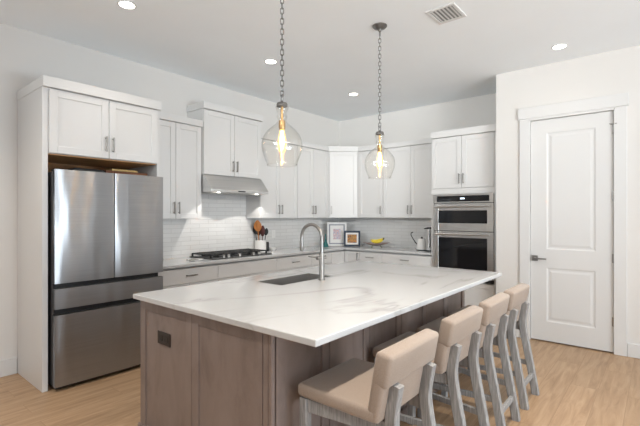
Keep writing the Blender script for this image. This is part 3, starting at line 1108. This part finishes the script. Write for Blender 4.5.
m = MB()
m.box(-.232, .232, yl(.875), yl(1.312), .548, .612, .022, 3)
for v in m.bm.verts:      # a slight crown to the cushion
    if v.co.z > .59:
        u = 1 - (v.co.x / .232) ** 2
        w_ = 1 - ((v.co.y - yl(1.09)) / .22) ** 2
        v.co.z += .006 * max(0, u) * max(0, w_)
m.build('seat', M['fabric'], st_, .9)
m = MB()
m.box(-.230, .230, -.024, .035, 0, .27, .016, 2)
m.box(-.232, .232, -.040, .036, .155, .298, .018, 3)
ang = math.atan2(.052, .285)
bmesh.ops.transform(m.bm, matrix=Matrix.Translation((0, yl(.893), .552)) @ Matrix.Rotation(ang, 4, 'X'), verts=m.bm.verts)
for v in m.bm.verts:      # gentle wrap-around curve
    v.co.y += .012 * (v.co.x / .232) ** 2 - .006
m.build('backrest', M['fabric'], st_, .9)
for sx in (-1, 1):
    m = MB(); m.tube([(sx * .205, yl(1.275), 0), (sx * .207, yl(1.275), .548)], 0, flat=(.042, .042), up=(1, 0, 0)); m.build('leg', M['greywood'], st_)
    path = [(0, .752), (.12, .772), (.26, .797), (.38, .82), (.48, .838), (.56, .846), (.63, .838), (.705, .824)]
    # resample smoothly
    pts = []
    for i in range(len(path) - 1):
        p0, p1, p2, p3 = path[max(i - 1, 0)], path[i], path[i + 1], path[min(i + 2, len(path) - 1)]
        for k in range(4):
            u = k / 4
            f = lambda a, b, c, d: .5 * (2 * b + (c - a) * u + (2 * a - 5 * b + 4 * c - d) * u * u + (3 * b - a - 3 * c + d) * u ** 3)
            pts.append((sx * .156, yl(f(p0[1], p1[1], p2[1], p3[1])), f(p0[0], p1[0], p2[0], p3[0])))
    pts.append((sx * .156, yl(path[-1][1]), path[-1][0]))
    m = MB(); m.tube(pts, 0, flat=(.042, .05), up=(1, 0, 0)); m.build('leg', M['greywood'], st_)
m = MB()
for sx in (-1, 1): m.tube([(sx * .205, yl(1.255), .515), (sx * .156, yl(.855), .515)], 0, flat=(.06, .026), up=(0, 0, 1))
m.tube([(-.186, yl(1.275), .515), (.186, yl(1.275), .515)], 0, flat=(.06, .026), up=(0, 0, 1))
m.tube([(-.165, yl(.93), .535), (.165, yl(.93), .535)], 0, flat=(.024, .026), up=(0, 0, 1))
m.build('seat_frame', M['greywood'], st_)
for sx in (-1, 1):
    m = MB(); m.tube([(sx * .205, yl(1.255), .235), (sx * .156, yl(.815), .235)], 0, flat=(.034, .022), up=(0, 0, 1)); m.build('stretcher', M['greywood'], st_)
m = MB(); m.tube([(-.185, yl(1.275), .20), (.185, yl(1.275), .20)], 0, flat=(.036, .024), up=(0, 0, 1)); m.build('footrest', M['greywood'], st_)
m = MB(); m.tube([(-.148, yl(.777), .15), (.148, yl(.777), .15)], 0, flat=(.034, .022), up=(0, 0, 1)); m.build('stretcher', M['greywood'], st_)
labels = ['nearest beige upholstered bar stool, at the island front corner', 'second beige bar stool from the island front corner',
          'third beige bar stool from the island front corner', 'farthest beige bar stool, closest to the white pantry door']
for i, (cx, dy, rz) in enumerate([(1.645, 0, 0), (2.31, .01, -.01), (2.85, 0, .01), (3.385, -.005, -.01)]):
    o = st_ if i == 0 else copy_tree(st_)
    o.location = (cx, OY + dy, 0)
    o.rotation_euler = (0, 0, rz)
    o['label'] = labels[i]

# ------------------------------------------------------------------ pendants
pd = thing('pendant_light', 'x', 'pendant light', (0, 0, 0), 0, 'glass pendants above the island', local=True)
m = MB(); m.lathe([(0, 3.0495), (.064, 3.0495), (.064, 3.042), (.05, 3.028), (.02, 3.016), (.012, 3.0), (0, 3.0)], (0, 0), 32); m.build('canopy', M['pewter'], pd, SM)


def link(m, zc, ln, wd, r, turn, off=(0, 0)):
    pts = []
    for i in range(20):
        an = 2 * PI * i / 20
        x = wd / 2 * math.cos(an)
        z = zc + (ln / 2 - wd / 2) * (1 if math.sin(an) > 0 else -1) * min(1, abs(math.sin(an)) * 4) + wd / 2 * math.sin(an)
        pts.append((x * math.cos(turn) + off[0], x * math.sin(turn) + off[1], z))
    m.tube(pts, r, 6, closed=True)


m = MB()
link(m, 2.985, .055, .03, .0035, .3)
z, i = 2.952, 0
while z > 2.17:
    link(m, z, .042, .022, .0029, (PI / 2 if i % 2 else 0) + .5)
    z -= .0335
    i += 1
link(m, 2.150, .05, .028, .0035, 1.2)
m.build('chain', M['pewter'], pd, SM)
m = MB(); m.lathe([(0, 2.136), (.006, 2.136), (.008, 2.126), (.03, 2.122), (.036, 2.112), (.036, 2.098), (.0, 2.098)], (0, 0), 28); m.build('cap', M['pewter'], pd, SM)
m = MB(); m.lathe([(0, 2.0975), (.009, 2.0975), (.009, 2.012), (.021, 2.006), (.022, 1.962), (.017, 1.95), (0, 1.95)], (0, 0), 20); m.build('socket', M['brass'], pd, SM)
prof = [(.034, 2.1095), (.04, 2.10), (.0405, 2.085), (.037, 2.07), (.031, 2.058), (.029, 2.047), (.032, 2.038), (.034, 2.03), (.031, 2.02), (.028, 2.01), (.03, 1.999),
        (.042, 1.985), (.063, 1.968), (.09, 1.945), (.112, 1.918), (.127, 1.888), (.133, 1.858), (.132, 1.828), (.125, 1.795), (.113, 1.762), (.101, 1.735), (.097, 1.719)]
inner = [(r - .0028, z) for r, z in prof[::-1]]
m = MB(); m.lathe(prof + inner, (0, 0), 44, closed=True)
for (rr, zz, tr) in ((.0955, 1.7185, .0042), (.0415, 2.092, .003), (.0335, 2.034, .003)):
    m.tube([(rr * math.cos(2 * PI * k / 44), rr * math.sin(2 * PI * k / 44), zz) for k in range(44)], tr, 8, closed=True)
m.build('glass_shade', M['glass'], pd, 2.0)
m = MB(); m.lathe([(.012, 1.9495), (.016, 1.94), (.022, 1.91), (.027, 1.88), (.029, 1.85), (.026, 1.82), (.016, 1.802), (0, 1.797)], (0, 0), 24); bl = m.build('bulb', M['amberglass'], pd, 2.0)
m = MB()
for kk in range(6):
    an = kk * PI / 3
    m.tube([(.004 * math.cos(an), .004 * math.sin(an), 1.94), (.010 * math.cos(an), .010 * math.sin(an), 1.90), (.011 * math.cos(an), .011 * math.sin(an), 1.86), (.006 * math.cos(an), .006 * math.sin(an), 1.825)], .0032, 6)
m.build('filament', M['filament'], bl, SM)
for i, (x, y) in enumerate([(1.903, 1.89), (3.11, 1.89)]):
    o = pd if i == 0 else copy_tree(pd)
    o.location = (x, y, 0)
    o['label'] = ['clear glass bell pendant on chain, nearer the refrigerator', 'clear glass bell pendant on chain, nearer the wall oven'][i]
    l = bpy.data.lights.new('pendant_bulb', 'POINT'); l.energy = 2.2; l.color = (1, .80, .56); l.shadow_soft_size = .012
    q_ = bpy.data.objects.new('pendant_bulb', l); COL.objects.link(q_); q_.location = (x, y, 1.872)

# ------------------------------------------------------------------ ceiling lights and vent
dl = thing('ceiling_downlight', 'x', 'ceiling light', (0, 0, 0), 0, 'recessed ceiling downlights', local=True)
m = MB(); m.lathe([(.056, -.0005), (.070, -.0005), (.070, -.004), (.061, -.008), (.056, -.006)], (0, 0), 36, closed=True); m.build('trim_ring', M['trim'], dl, SM)
m = MB(); m.lathe([(0, -.0005), (.0555, -.0005), (.0555, -.005), (0, -.006)], (0, 0), 36); m.build('lens', M['lens'], dl, SM)
dlab = {0: 'round ceiling downlight above the refrigerator', 1: 'round ceiling downlight above the range hood', 2: 'round ceiling downlight near the inside kitchen corner', 3: 'round ceiling downlight in front of the pantry door'}
for i, (x, y) in enumerate(DOWN):
    if i < 4:
        o = dl if i == 0 else copy_tree(dl)
        o['label'] = dlab[i]
    else:
        o = copy_tree(dl)
        o['label'] = 'round ceiling downlight beyond the top of the picture'
    o.location = (x, y, HC)
    l = bpy.data.lights.new('downlight', 'SPOT'); l.energy = DOWN_W[i]; l.color = WARM; l.spot_size = math.radians(125); l.spot_blend = 1.0; l.shadow_soft_size = .045
    q_ = bpy.data.objects.new('downlight', l); COL.objects.link(q_); q_.location = (x, y, HC - .012)

t = thing('ceiling_vent', 'white slotted air vent in the ceiling near the pantry door', 'air vent', (3.27, 1.355, HC))
vx0, vx1, vy0, vy1 = 3.13, 3.41, 1.235, 1.475
m = MB()
e = .028
m.box(vx0, vx1, vy0, vy0 + e, HC - .009, HC - .0005, .002)
m.box(vx0, vx1, vy1 - e, vy1, HC - .009, HC - .0005, .002)
m.box(vx0, vx0 + e, vy0 + e, vy1 - e, HC - .009, HC - .0005, .002)
m.box(vx1 - e, vx1, vy0 + e, vy1 - e, HC - .009, HC - .0005, .002)
m.build('frame', M['trim'], t)
m = MB(); m.box(vx0 + e, vx1 - e, vy0 + e, vy1 - e, HC - .002, HC - .0006); m.build('backing', M['darkhole'], t)
m = MB()
n = 6
for i in range(n):
    y = vy0 + e + (vy1 - vy0 - 2 * e) * (i + .5) / n
    m.tube([(vx0 + e, y, HC - .006), (vx1 - e, y, HC - .006)], 0, flat=(.018, .002), up=(0, 1, .28))
m.build('louver', M['trim'], t)

# ------------------------------------------------------------------ things on the counters
ZC = .8902
# utensil crock
cx, cy = 3.86, 4.25
m = MB(); m.lathe([(0, ZC), (.076, ZC), (.078, ZC + .01), (.078, ZC + .158), (.074, ZC + .16), (.070, ZC + .158), (.070, ZC + .012), (0, ZC + .012)], (cx, cy), 36)
tag(m.build('utensil_crock', M['white_ceramic'], smooth=SM, org=(cx, cy, ZC)), 'white cylindrical crock holding cooking utensils', 'crock')
zb_ = ZC + .0125


def utensil(name, label, cat, fx_, fy_, tx, ty, tz, head, mat, r=.0055):
    """a handle from inside the crock (fx_,fy_) to a head centred at the top (tx,ty,tz)"""
    p0, p1 = Vector((cx + fx_, cy + fy_, zb_ + .008)), Vector((cx + tx, cy + ty, tz))
    t = thing(name, label, cat, tuple(p0), group='utensils in the crock')
    d = (p1 - p0).normalized()
    m = MB(); m.tube([p0, p0.lerp(p1, .5), p1 - d * .055], [r, r, r * .8], 10); m.build('handle', mat, t, SM)
    m = MB()
    w_, h_, th = head
    pts, rad = [], []
    base_ = p1 - d * .06
    rows = []
    side = Vector((.64, -.77, 0))
    side = (side - d * side.dot(d)).normalized()
    nrm = d.cross(side)
    seg, rg = 14, 10
    for i in range(rg + 1):
        u = i / rg
        wv = w_ * math.sin(PI * (.10 + .86 * u)) ** .8
        c = base_ + d * (h_ * u)
        rows.append([m.bm.verts.new(c + side * (wv * math.cos(2 * PI * k / seg)) + nrm * (th * math.sin(2 * PI * k / seg))) for k in range(seg)])
    fs = []
    for A_, B_ in zip(rows, rows[1:]):
        for k in range(seg): fs.append(m.bm.faces.new((A_[k], A_[(k + 1) % seg], B_[(k + 1) % seg], B_[k])))
    fs.append(m.bm.faces.new(rows[0][::-1])); fs.append(m.bm.faces.new(rows[-1]))
    bmesh.ops.recalc_face_normals(m.bm, faces=fs)
    m.build('head', mat, t, 1.2)


def sp(right, away): return (.6367 * right + .771 * away, -.771 * right + .6367 * away)


utensil('wooden_spatula', 'orange wooden spatula with a broad head in the white crock', 'spatula', *sp(-.01, -.035), *sp(-.03, -.055), 1.235, (.055, .15, .006), M['spatula'])
utensil('slotted_spoon', 'black spoon leaning left in the white crock', 'spoon', *sp(-.040, .012), *sp(-.078, .028), 1.19, (.034, .13, .006), M['black_nylon'])
utensil('serving_spoon', 'dark red spoon leaning left behind the orange spatula', 'spoon', *sp(-.012, .03), *sp(-.035, .05), 1.17, (.032, .12, .006), M['maroon'])
utensil('serving_spoon', 'dark red spoon upright on the right side of the white crock', 'spoon', *sp(.026, -.028), *sp(.034, -.034), 1.165, (.034, .15, .006), M['maroon'])
utensil('ladle', 'black ladle leaning right in the white crock', 'ladle', *sp(.038, .02), *sp(.076, .03), 1.175, (.030, .10, .010), M['black_nylon'])
# black canister and small white dish
m = MB(); m.lathe([(0, ZC), (.029, ZC), (.030, ZC + .004), (.030, ZC + .11), (.026, ZC + .115), (.026, ZC + .128), (0, ZC + .13)], (3.985, 4.255), 24)
tag(m.build('pepper_mill', M['black'], smooth=SM, org=(3.985, 4.255, ZC)), 'short black mill right beside the white utensil crock', 'pepper mill')
m = MB(); m.lathe([(0, ZC), (.028, ZC), (.05, ZC + .03), (.052, ZC + .042), (.048, ZC + .042), (.045, ZC + .03), (.026, ZC + .006), (0, ZC + .006)], (4.085, 4.24), 28)
tag(m.build('dish', M['white_ceramic'], smooth=SM, org=(4.085, 4.24, ZC)), 'small white dish next to the short black mill', 'dish')
# spoon rest with spoon
m = MB(); m.lathe([(0, ZC), (.045, ZC), (.06, ZC + .012), (.063, ZC + .014), (.058, ZC + .014), (.044, ZC + .005), (0, ZC + .004)], (0, 0), 28)
for v in m.bm.verts: v.co.x = v.co.x * 1.5 + 2.64; v.co.y = v.co.y * .85 + 3.96
tag(m.build('spoon_rest', M['white_ceramic'], smooth=SM, org=(2.64, 3.96, ZC)), 'white spoon rest on the counter left of the cooktop', 'spoon rest')
m = MB(); m.tube([(2.50, 3.93, ZC + .022), (2.56, 3.95, ZC + .0195), (2.64, 3.96, ZC + .010)], [.005, .0045, .004], 10)
m.lathe([(0, ZC + .007), (.02, ZC + .009), (.024, ZC + .014), (.018, ZC + .013), (0, ZC + .010)], (2.655, 3.962), 18)
tag(m.build('spoon', M['nickel'], smooth=SM, org=(2.6, 3.95, ZC)), 'steel spoon lying across the white spoon rest', 'spoon')


# framed pictures
def frame_pic(label, loc, rz, W, H, fw, fmat, mats, artm, aw, ah, lean=.16):
    t = thing('picture_frame', label, 'picture frame', loc, rz, local=True)
    mt = Matrix.Rotation(-lean, 4, 'X')
    m = MB(mt)
    for (a, b, c, d) in ((-W / 2, W / 2, 0, fw), (-W / 2, W / 2, H - fw, H), (-W / 2, -W / 2 + fw, fw, H - fw), (W / 2 - fw, W / 2, fw, H - fw)): m.box(a, b, -.011, .011, c, d, .002)
    m.box(-W / 2 + .003, W / 2 - .003, .0055, .009, .003, H - .003)
    m.build('frame', fmat, t)
    y = .002
    w_, h_ = W - 2 * fw, H - 2 * fw
    for i, (mm, ins) in enumerate(mats):
        MB(mt).box(-w_ / 2 + ins, w_ / 2 - ins, y - i * .0015, y - i * .0015 + .0014, fw + ins, H - fw - ins).build('mat', mm, t)
    y -= len(mats) * .0015
    MB(mt).box(-aw / 2, aw / 2, y, y + .0014, H / 2 - ah / 2, H / 2 + ah / 2).build('print', artm, t)
    zt_ = H * .62
    hx, hz = Vector((0, .010 * math.cos(lean) + zt_ * math.sin(lean), zt_ * math.cos(lean))), 0
    m = MB(); m.tube([(0, hx.y, hx.z), (0, hx.y + .10, .003)], 0, flat=(.05, .004), up=(1, 0, 0)); m.build('stand', M['black'], t)


def face(x, y): return math.atan2(y, x) - PI / 2


frame_pic('white framed print with red and blue motif in the counter corner', (5.365, 4.069, ZC + .0025), face(5.365, 4.069) + .05, .315, .385, .026, M['white_plastic'],
          [(M['grey_board'], .002), (M['mat_board'], .022)], M['art_red'], .12, .17)
frame_pic('small navy framed print with orange picture, leaning beside the larger white one', (5.43, 3.815, ZC + .0025), face(5.43, 3.815) - .03, .262, .25, .028, M['navy'],
          [(M['mat_board'], .001)], M['art_orange'], .15, .135)
# teal vase
m = MB(); m.lathe([(0, ZC), (.05, ZC), (.052, ZC + .006), (.036, ZC + .045), (.018, ZC + .085), (.009, ZC + .12), (.0075, ZC + .19), (.011, ZC + .2), (.007, ZC + .2), (.005, ZC + .12), (0, ZC + .1)], (5.13, 4.12), 28)
tag(m.build('vase', M['teal'], smooth=SM, org=(5.13, 4.12, ZC)), 'small teal cone-shaped bottle left of the white framed print', 'vase')

# banana bowl
bx, by = 5.49, 3.395
t = thing('fruit_bowl', 'mauve-brown boat-shaped bowl holding bananas on the oven-side counter', 'bowl', (bx, by, ZC), math.radians(-52), local=True)
m = MB()
rows = []
nu, nv = 16, 9
for side_ in (0, 1):
    for i in range(nu + 1):
        u = -1 + 2 * i / nu
        half = .105 * (1 - abs(u) ** 2.2) + .012
        row = []
        for j in range(nv + 1):
            v_ = -1 + 2 * j / nv
            z = .030 + .034 * v_ * v_ * (1 - .6 * u * u) + .052 * u * u * (1 - .35 * v_ * v_)
            row.append(m.bm.verts.new((.205 * u, half * v_, z + (.007 if side_ else 0))))
        rows.append(row)
fs = []
A_, B_ = rows[:nu + 1], rows[nu + 1:]
for i in range(nu):
    for j in range(nv):
        fs.append(m.bm.faces.new((A_[i][j], A_[i][j + 1], A_[i + 1][j + 1], A_[i + 1][j])))
        fs.append(m.bm.faces.new((B_[i][j], B_[i + 1][j], B_[i + 1][j + 1], B_[i][j + 1])))
for i in range(nu):
    for j in (0, nv): fs.append(m.bm.faces.new((A_[i][j], A_[i + 1][j], B_[i + 1][j], B_[i][j])))
for j in range(nv):
    for i in (0, nu): fs.append(m.bm.faces.new((A_[i][j], A_[i][j + 1], B_[i][j + 1], B_[i][j])))
bmesh.ops.recalc_face_normals(m.bm, faces=fs)
m.build('bowl', M['mauve'], t, 1.0)
for sx in (-1, 1):
    m = MB(); m.tube([(sx * .075, -.05, .008), (sx * .07, 0, .010), (sx * .075, .05, .008)], .0078, 10)
    m.tube([(sx * .07, 0, .010), (sx * .06, 0, .034)], .006, 8)
    m.build('foot', M['olive'], t, SM)
tb = thing('banana_bunch', 'bunch of yellow bananas lying in the boat-shaped bowl', 'bananas', (bx, by, ZC), math.radians(-52), local=True)
for q_ in (-1, 0, 1):
    pts, rad = [], []
    for i in range(15):
        u = -1 + 2 * i / 14
        pts.append((.10 * u + .01, q_ * (.038 - .014 * u) , (.086 if q_ else .108) + .030 * u * u + .012 * u))
        rad.append(.0185 * max(.28, (1 - abs(u) ** 3.5)) )
    m = MB(); m.tube(pts[:-1], rad[:-1], 10); ba = m.build('banana', M['banana'], tb, SM)
    m = MB(); m.tube([pts[-2], pts[-1], (.118, q_ * .006, .146)], [.006, .0055, .006], 8); m.build('stem', M['banana_tip'], ba, SM)

# kettle and coffee press at the end of the counter
kx, ky = 5.50, 2.64
t = thing('kettle', 'white kettle with a thin black curved spout near the wall oven', 'kettle', (kx, ky, ZC))
m = MB(); m.lathe([(0, ZC + .012), (.078, ZC + .012), (.08, ZC + .02), (.07, ZC + .09), (.058, ZC + .15), (.05, ZC + .165), (0, ZC + .17)], (kx, ky), 32); m.build('body', M['white_ceramic'], t, SM)
m = MB(); m.lathe([(0, ZC), (.082, ZC), (.082, ZC + .0118), (0, ZC + .0118)], (kx, ky), 32); m.build('base', M['black'], t, SM)
m = MB(); m.lathe([(0, ZC + .168), (.012, ZC + .168), (.016, ZC + .18), (.012, ZC + .192), (0, ZC + .194)], (kx, ky), 16); m.build('lid_knob', M['black'], t, SM)
m = MB(); m.tube([(kx - .03, ky + .055, ZC + .08), (kx - .035, ky + .085, ZC + .11), (kx - .04, ky + .12, ZC + .165), (kx - .042, ky + .145, ZC + .205), (kx - .042, ky + .152, ZC + .232), (kx - .042, ky + .142, ZC + .25), (kx - .042, ky + .122, ZC + .255)], [.009, .008, .0065, .006, .006, .007, .009], 10); m.build('spout', M['black'], t, SM)
px_, py_ = 5.42, 2.485
t = thing('coffee_press', 'steel and black coffee press against the wall oven cabinet', 'coffee press', (px_, py_, ZC))
m = MB(); m.lathe([(0, ZC), (.062, ZC), (.062, ZC + .018), (0, ZC + .018)], (px_, py_), 28); m.build('base', M['black'], t, SM)
m = MB(); m.lathe([(0, ZC + .0182), (.050, ZC + .0182), (.050, ZC + .31), (0, ZC + .31)], (px_, py_), 28); m.build('carafe', M['steel_flat'], t, SM)
m = MB(); m.lathe([(0, ZC + .3102), (.054, ZC + .3102), (.054, ZC + .325), (.03, ZC + .335), (0, ZC + .337)], (px_, py_), 28)
m.tube([(px_ - .02, py_ + .03, ZC + .322), (px_ - .035, py_ + .07, ZC + .312)], [.012, .005], 10); m.build('lid', M['black'], t, SM)
m = MB(); m.tube([(px_ - .045, py_ - .02, ZC + .30), (px_ - .078, py_ - .038, ZC + .29), (px_ - .08, py_ - .04, ZC + .08), (px_ - .045, py_ - .02, ZC + .06)], .009, 10); m.build('handle', M['black'], t, SM)
